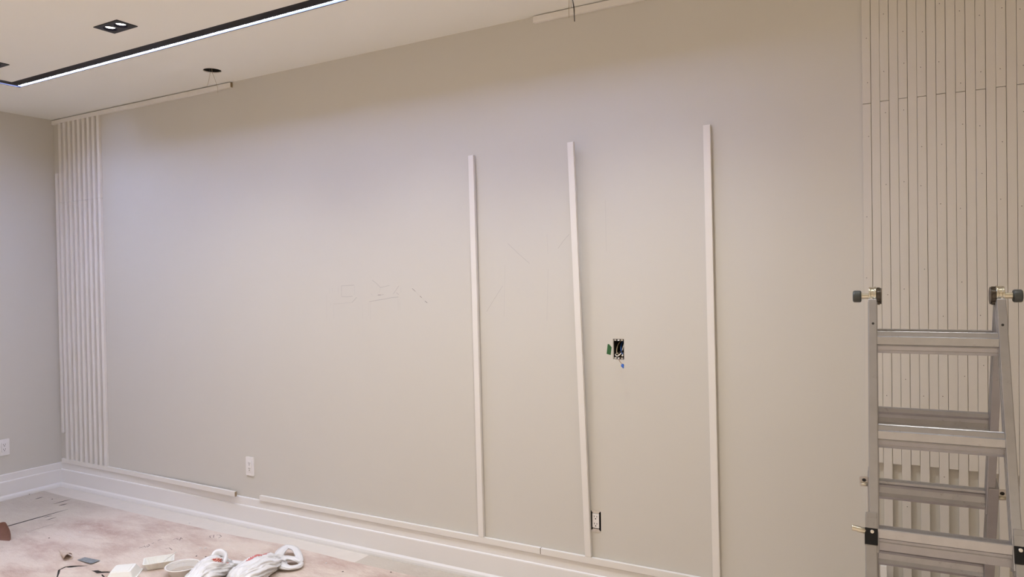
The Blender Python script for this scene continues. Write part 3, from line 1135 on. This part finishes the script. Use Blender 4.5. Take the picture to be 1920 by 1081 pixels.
# plastic bags
def folds(t, a, p, seed):
    """creases of thin film: sharp ridges running mostly along the bag, fewer across it"""
    tw = a + 1.3 * t + 0.5 * noise.noise(p * 9)
    v = 0.0
    for k, (ft, fa, w) in enumerate(((1.6, 1.5, 0.75), (3.2, 3.2, 0.60), (9.0, 3.8, 0.30), (6.0, 8.0, 0.26))):
        q = Vector((t * ft + seed * 1.3 + k * 4.1, math.cos(tw) * fa + seed, math.sin(tw) * fa + k * 2.7))
        v += w * (0.55 - 2.2 * abs(noise.noise(q)))
    return v


def bag_loft(name, path, radii, parent, seed, amp, origin, seg=110, n=24, material='bag', zmin=0.0025):
    pts = smooth_path(path, n)
    cnt = len(pts)
    rad = smooth_path([(a, b, 0) for a, b in radii], n)
    bm = bmesh.new()
    rings = []
    for i, pnt in enumerate(pts):
        t = (pts[min(i + 1, cnt - 1)] - pts[max(i - 1, 0)]).normalized()
        side = t.cross(Vector((0, 0, 1)))
        side = side.normalized() if side.length > 1e-3 else Vector((1, 0, 0))
        up = side.cross(t)
        # ends close to a gathered tip
        e = min(i, cnt - 1 - i) / (0.10 * cnt)
        close = math.sqrt(max(0.0, 1 - (1 - min(e, 1.0)) ** 2))
        close = 0.06 + 0.94 * close
        ring = []
        for k in range(seg):
            a = 2 * math.pi * k / seg
            d = (side * math.cos(a) * rad[i].x + up * math.sin(a) * rad[i].y) * close
            q = pnt + d
            dn = d.normalized()
            sc = min(1.0, d.length / 0.03)
            q = q + dn * amp * folds(i / cnt, a, q, seed) * sc
            q.z = max(q.z, zmin)
            ring.append(bm.verts.new(q - Vector(origin)))
        rings.append(ring)
    for a, b in zip(rings, rings[1:]):
        for k in range(seg):
            bm.faces.new((a[k], a[(k + 1) % seg], b[(k + 1) % seg], b[k]))
    bm.faces.new(rings[0][::-1])
    bm.faces.new(rings[-1])
    return link(name, to_mesh(bm, name, True), material, parent)


def print_patch(name, target, path, origin, rise, material, parent):
    """coloured print that follows the bag surface: the faces of the bag near a polyline, lifted a hair"""
    bm = bmesh.new()
    bm.from_mesh(target.data)
    drop = []
    segs = [(Vector(a) - Vector(origin), Vector(b) - Vector(origin), wa, wb) for (a, wa), (b, wb) in zip(path, path[1:])]
    for f in bm.faces:
        c = f.calc_center_median()
        ok = False
        if f.normal.z > -0.2 and c.z > 0.02:
            for a, b, wa, wb in segs:
                ab = Vector((b.x - a.x, b.y - a.y))
                ca = Vector((c.x - a.x, c.y - a.y))
                t = max(0, min(1, ca.dot(ab) / ab.dot(ab)))
                if (ca - ab * t).length < wa + (wb - wa) * t:
                    ok = True
        if not ok:
            drop.append(f)
    bmesh.ops.delete(bm, geom=drop, context='FACES')
    for v in bm.verts:
        v.co += v.normal * rise
    return link(name, to_mesh(bm, name, True), material, parent)


O2 = (2.68, -0.50, 0.0017)
bag2 = empty('plastic_bag', O2, label='white plastic bag lying stretched out with two handle loops and red stripe', cat='plastic bag')
b2 = bag_loft('bag_body', [(2.700, -0.665, 0.026), (2.698, -0.60, 0.042), (2.690, -0.52, 0.049), (2.676, -0.44, 0.043), (2.673, -0.375, 0.032), (2.69, -0.33, 0.026)],
              [(0.076, 0.026), (0.084, 0.040), (0.082, 0.047), (0.070, 0.040), (0.050, 0.028), (0.052, 0.020)], bag2, 3.0, 0.0150, O2)
print_patch('stripe_print', b2, [((2.655, -0.55, 0), 0.009), ((2.667, -0.47, 0), 0.008), ((2.652, -0.40, 0), 0.005), ((2.640, -0.36, 0), 0.004)], O2, 0.0012, 'pinkprint', bag2)
for k, (path, rr) in enumerate([
    ([(2.655, -0.355, 0.030), (2.615, -0.29, 0.044), (2.600, -0.235, 0.046), (2.650, -0.225, 0.042), (2.715, -0.262, 0.034), (2.757, -0.295, 0.024), (2.785, -0.318, 0.020)],
     [(0.026, 0.016), (0.026, 0.010), (0.022, 0.009), (0.019, 0.009), (0.019, 0.009), (0.019, 0.010), (0.014, 0.009)]),
    ([(2.675, -0.375, 0.034), (2.695, -0.345, 0.036), (2.735, -0.315, 0.032), (2.785, -0.312, 0.022)],
     [(0.026, 0.014), (0.026, 0.011), (0.020, 0.009), (0.012, 0.010)]),
    ([(2.700, -0.385, 0.024), (2.750, -0.400, 0.024), (2.790, -0.390, 0.020), (2.810, -0.350, 0.018), (2.792, -0.312, 0.020)],
     [(0.030, 0.017), (0.026, 0.012), (0.019, 0.009), (0.014, 0.010), (0.011, 0.009)])]):
    bag_loft('handle_loop', path, rr, bag2, 5.0 + k, 0.0050, O2, seg=40, n=14)

O1 = (2.50, -0.60, 0.0017)
bag1 = empty('plastic_bag', O1, label='crumpled white plastic bag with upright handle and red logo next to bowl', cat='plastic bag')
b1 = bag_loft('bag_body', [(2.535, -0.79, 0.030), (2.515, -0.72, 0.042), (2.495, -0.65, 0.050), (2.488, -0.585, 0.046), (2.49, -0.53, 0.032), (2.495, -0.495, 0.018)],
              [(0.056, 0.028), (0.066, 0.040), (0.074, 0.048), (0.074, 0.044), (0.060, 0.030), (0.035, 0.014)], bag1, 11.0, 0.0170, O1)
bag_loft('handle_loop', [(2.475, -0.635, 0.080), (2.462, -0.605, 0.092), (2.462, -0.585, 0.104), (2.485, -0.570, 0.108), (2.515, -0.570, 0.098), (2.538, -0.592, 0.078), (2.550, -0.625, 0.060)],
         [(0.012, 0.012), (0.010, 0.016), (0.010, 0.018), (0.012, 0.018), (0.010, 0.016), (0.010, 0.014), (0.010, 0.010)], bag1, 13.0, 0.0035, O1, seg=36, n=12)
bag_loft('handle_loop', [(2.545, -0.555, 0.058), (2.560, -0.525, 0.050), (2.572, -0.500, 0.038), (2.575, -0.475, 0.024)],
         [(0.024, 0.014), (0.026, 0.012), (0.022, 0.012), (0.012, 0.010)], bag1, 17.0, 0.0045, O1, seg=36, n=12)
print_patch('logo_print', b1, [((2.515, -0.650, 0), 0.004), ((2.530, -0.615, 0), 0.015), ((2.545, -0.595, 0), 0.017)], O1, 0.0012, 'redprint', bag1)

bm = bmesh.new()
add_box(bm, (0, 0, 0.004), (0.10, 0.055, 0.004), 0.0005)
tag(link('cardboard_piece', to_mesh(bm, 'cardboard_piece'), 'card', None, (2.745, -0.672, 0.0017), (0, 0, 0.75)), 'brown cardboard scrap poking out under stretched-out bag', 'cardboard')


# ------------------------------------------------------------------ ladder
LX, LY, LZ = 5.69024, -0.67244, 1.43357
LPSI = 0.04839
AL = 0.37331
HW = 0.147                      # half the clear width between the rails
ladder = empty('folding_ladder', (LX, LY, 0), LPSI, 'worn aluminium multi-position ladder standing as an A-frame before the slats', 'ladder')
RW, RD = 0.0225, 0.052          # inner rail section
OW, OD = 0.0275, 0.060          # outer (sleeve) rail section
S_END = LZ / math.cos(AL) - 0.012
S_SLEEVE = 0.628
RUNG0, RSTEP = 0.145, 0.271

rung_prof = [(-.018, .0290), (-.010, .0305), (-.008, .0285), (.004, .0305), (.0095, .0300), (.0150, .0180), (.0205, .0160), (.0205, -.0050), (.0160, -.0075), (.0175, -.0110), (.0140, -.0215), (.0150, -.0235), (.0120, -.0310), (.004, -.032),
             (-.012, -.031), (-.018, -.0235), (-.0125, -.014), (-.010, .000), (-.0125, .010), (-.0185, .018)]


def hang(name, me, material, side, x=0.0, s=0.0, parent=None):
    """place a part built in half-frame space (x across, -y away from the ladder's middle, z along the rail) at distance s below the hinge"""
    o = link(name, me, material, parent or ladder)
    th = -AL if side == 'near' else AL
    o.rotation_euler = (th, 0, 0)
    dy = -math.sin(AL) * s if side == 'near' else math.sin(AL) * s
    o.location = (x, dy, LZ - math.cos(AL) * s)
    return o


def rail_mesh(w, d, L, name):
    bm = bmesh.new()
    add_box(bm, (0, 0, -L / 2), (w, d, L), 0.0022)
    # shallow side flutes
    for sx in (-1, 1):
        for yy in (-0.011, 0.011):
            add_box(bm, (sx * (w / 2 + 0.0004), yy, -L / 2), (0.0016, 0.004, L - 0.01), 0.0005)
    return to_mesh(bm, name)


inner_rail = rail_mesh(RW, RD, S_SLEEVE + 0.10 - 0.022, 'rail')
outer_rail = rail_mesh(OW, OD, S_END - S_SLEEVE, 'outer_rail')


outer_rung_prof = [(-.018, .0270), (-.0015, .0285), (-.001, .0255), (.0015, .0255), (.002, .0290), (.0180, .0280), (.0198, .0260), (.0198, .0040), (.0165, .0010), (.0150, -.0060), (.0172, -.0085),
                   (.0130, -.0300), (-.012, -.0320), (-.018, -.0230), (-.0115, -.0120), (-.0095, .0060), (-.0125, .0140), (-.0185, .0200)]


def rung_mesh(L, side, prof=rung_prof):
    bm = bmesh.new()
    sg = -1 if side == 'near' else 1
    th = AL if side == 'near' else -AL         # undo the rail's lean so that the tread stays level
    c, s = math.cos(th), math.sin(th)
    A, B = [], []
    for (n, z) in prof:
        y = sg * n
        yy, zz = y * c - z * s, y * s + z * c
        A.append(bm.verts.new((-L / 2, yy, zz)))
        B.append(bm.verts.new((L / 2, yy, zz)))
    k = len(A)
    for i in range(k):
        bm.faces.new((A[i], A[(i + 1) % k], B[(i + 1) % k], B[i]))
    bm.faces.new(A[::-1])
    bm.faces.new(B)
    return to_mesh(bm, 'rung')


for side in ('near', 'far'):
    rm = rung_mesh(2 * HW + 0.002, side)
    ro = rung_mesh(2 * HW + 0.010, side, outer_rung_prof)
    for sx in (-1, 1):
        hang('rail', inner_rail, 'alu', side, sx * (HW + RW / 2), 0.022)
        hang('outer_rail', outer_rail, 'alu_outer', side, sx * (HW + 0.004 + OW / 2), S_SLEEVE)
        bm = bmesh.new()
        add_box(bm, (0, 0, -0.010), (OW + 0.008, OD + 0.008, 0.024), 0.003)
        hang('rubber_foot', to_mesh(bm, 'rubber_foot'), 'rubber', side, sx * (HW + 0.004 + OW / 2), S_END - 0.004)
    for k in range(5):
        hang('rung', rm if k < 2 else ro, 'alu', side, 0, RUNG0 + k * RSTEP)
    yf = -1 if side == 'near' else 1
    # locks where the sleeve starts
    for sx in (-1, 1):
        cx = sx * (HW + 0.004 + OW / 2)
        if side == 'near':
            bm = bmesh.new()
            add_box(bm, (0, -OD / 2 - 0.002, 0.0), (OW + 0.003, 0.006, 0.042), 0.001)
            add_box(bm, (sx * (OW / 2 + 0.001), -OD / 4, 0.0), (0.003, OD / 2, 0.042), 0.0008)
            lk = hang('lock_bracket', to_mesh(bm, 'lock_bracket'), 'black', side, cx, 0.690)
            bm = bmesh.new()
            add_box(bm, (0, -OD / 2 - 0.0018, 0.034), (OW + 0.001, 0.005, 0.026), 0.0008)
            link('lock_plate', to_mesh(bm, 'lock_plate'), 'alu_outer', lk)
            bm = bmesh.new()
            add_cyl(bm, (-sx * 0.002, -OD / 2 - 0.0055, 0.012), 0.0048, 0.004, 'Y', 18, bev=0.0012)
            link('rivet', to_mesh(bm, 'rivet', False), 'rivet', lk)
            bm = bmesh.new()
            add_tube(bm, smooth_path([(sx * (OW / 2 - 0.002), -OD / 2 + 0.004, 0.012), (sx * (OW / 2 + 0.012), -OD / 2 - 0.001, 0.0135), (sx * (OW / 2 + 0.028), -OD / 2 - 0.002, 0.0160), (sx * (OW / 2 + 0.034), -OD / 2 - 0.002, 0.0165)]),
                     [0.0078] * 15 + [0.0076, 0.0070, 0.0058, 0.0032], 14)
            link('lever', to_mesh(bm, 'lever', True), 'nickel', lk)
        else:
            me = plate_mesh('lock_bracket', rrect(-0.016, -0.020, 0.016, 0.020, 0.005), [circle(0.002 * sx, 0.006, 0.0065, 16)], 0.003,
                            Matrix(((1, 0, 0, 0), (0, 0, -1, -0.0015), (0, 1, 0, 0), (0, 0, 0, 1))))
            lk = hang('lock_bracket', me, 'steel', side, sx * (HW + 0.004 + OW + 0.010), 0.668)
            bm = bmesh.new()
            add_tube(bm, [(-0.013, -0.003, -0.009), (0.013, -0.003, -0.009)], 0.0045, 10)
            link('lever', to_mesh(bm, 'lever', True), 'nickel', lk)
            bm = bmesh.new()
            add_cyl(bm, (0.002 * sx, 0.004, 0.006), 0.0068, 0.005, 'Y', 16)
            link('lock_pin', to_mesh(bm, 'lock_pin'), 'slot', lk)

# pin holes and scuffed plugs on the upper rails
for sx, s in ((-1, 0.098), (1, 0.098)):
    bm = bmesh.new()
    add_cyl(bm, (0, -RD / 2 - 0.0003, 0), 0.0035, 0.001, 'Y', 14)
    hang('pin_hole', to_mesh(bm, 'pin_hole'), 'slot', 'near', sx * (HW + RW / 2 - 0.001), s)

# hinges at the top: round plates, ribbed black housing, locking knob
for sx in (-1, 1):
    cx = sx * (HW + RW / 2)
    bm = bmesh.new()
    add_cyl(bm, (-sx * 0.0070, 0, 0), 0.0235, 0.006, 'X', 32, bev=0.0012)
    add_cyl(bm, (sx * 0.0075, 0, 0), 0.0225, 0.005, 'X', 32, bev=0.001)
    add_cyl(bm, (sx * 0.0005, 0, 0), 0.0215, 0.009, 'X', 32, bev=0.001)
    hg = link('hinge', to_mesh(bm, 'hinge'), 'nickel', ladder, (cx, 0, LZ))
    for side, dx in (('near', 0.003), ('far', -0.002)):
        bm = bmesh.new()
        add_box(bm, (sx * dx, 0, -0.024), (0.006, 0.034, 0.046), 0.001)
        hang('hinge_strap', to_mesh(bm, 'hinge_strap'), 'steel', side, cx, 0.0)
    bm = bmesh.new()
    add_cyl(bm, (-sx * 0.0155, 0, -0.004), 0.0230, 0.0110, 'X', 32, bev=0.002)
    for k in range(14):
        a = 2 * math.pi * k / 14
        add_box(bm, (-sx * 0.0150, math.cos(a) * 0.0240, -0.004 + math.sin(a) * 0.0240), (0.0085, 0.0042, 0.0042), 0.0008)
    link('hinge_housing', to_mesh(bm, 'hinge_housing'), 'darksteel', hg)
    bm = bmesh.new()
    add_cyl(bm, (-sx * 0.0215, 0, -0.004), 0.0240, 0.0045, 'X', 32, bev=0.0018)
    link('hinge_cap', to_mesh(bm, 'hinge_cap'), 'darksteel', hg)
    bm = bmesh.new()
    add_cyl(bm, (sx * 0.018, 0, -0.004), 0.0085, 0.024, 'X', 20)
    link('knob_shaft', to_mesh(bm, 'knob_shaft'), 'nickel', hg)
    bm = bmesh.new()
    add_cyl(bm, (sx * 0.0415, 0, -0.005), 0.0178, 0.0235, 'X', 28, bev=0.0050)
    link('knob', to_mesh(bm, 'knob', True), 'rubber', hg)
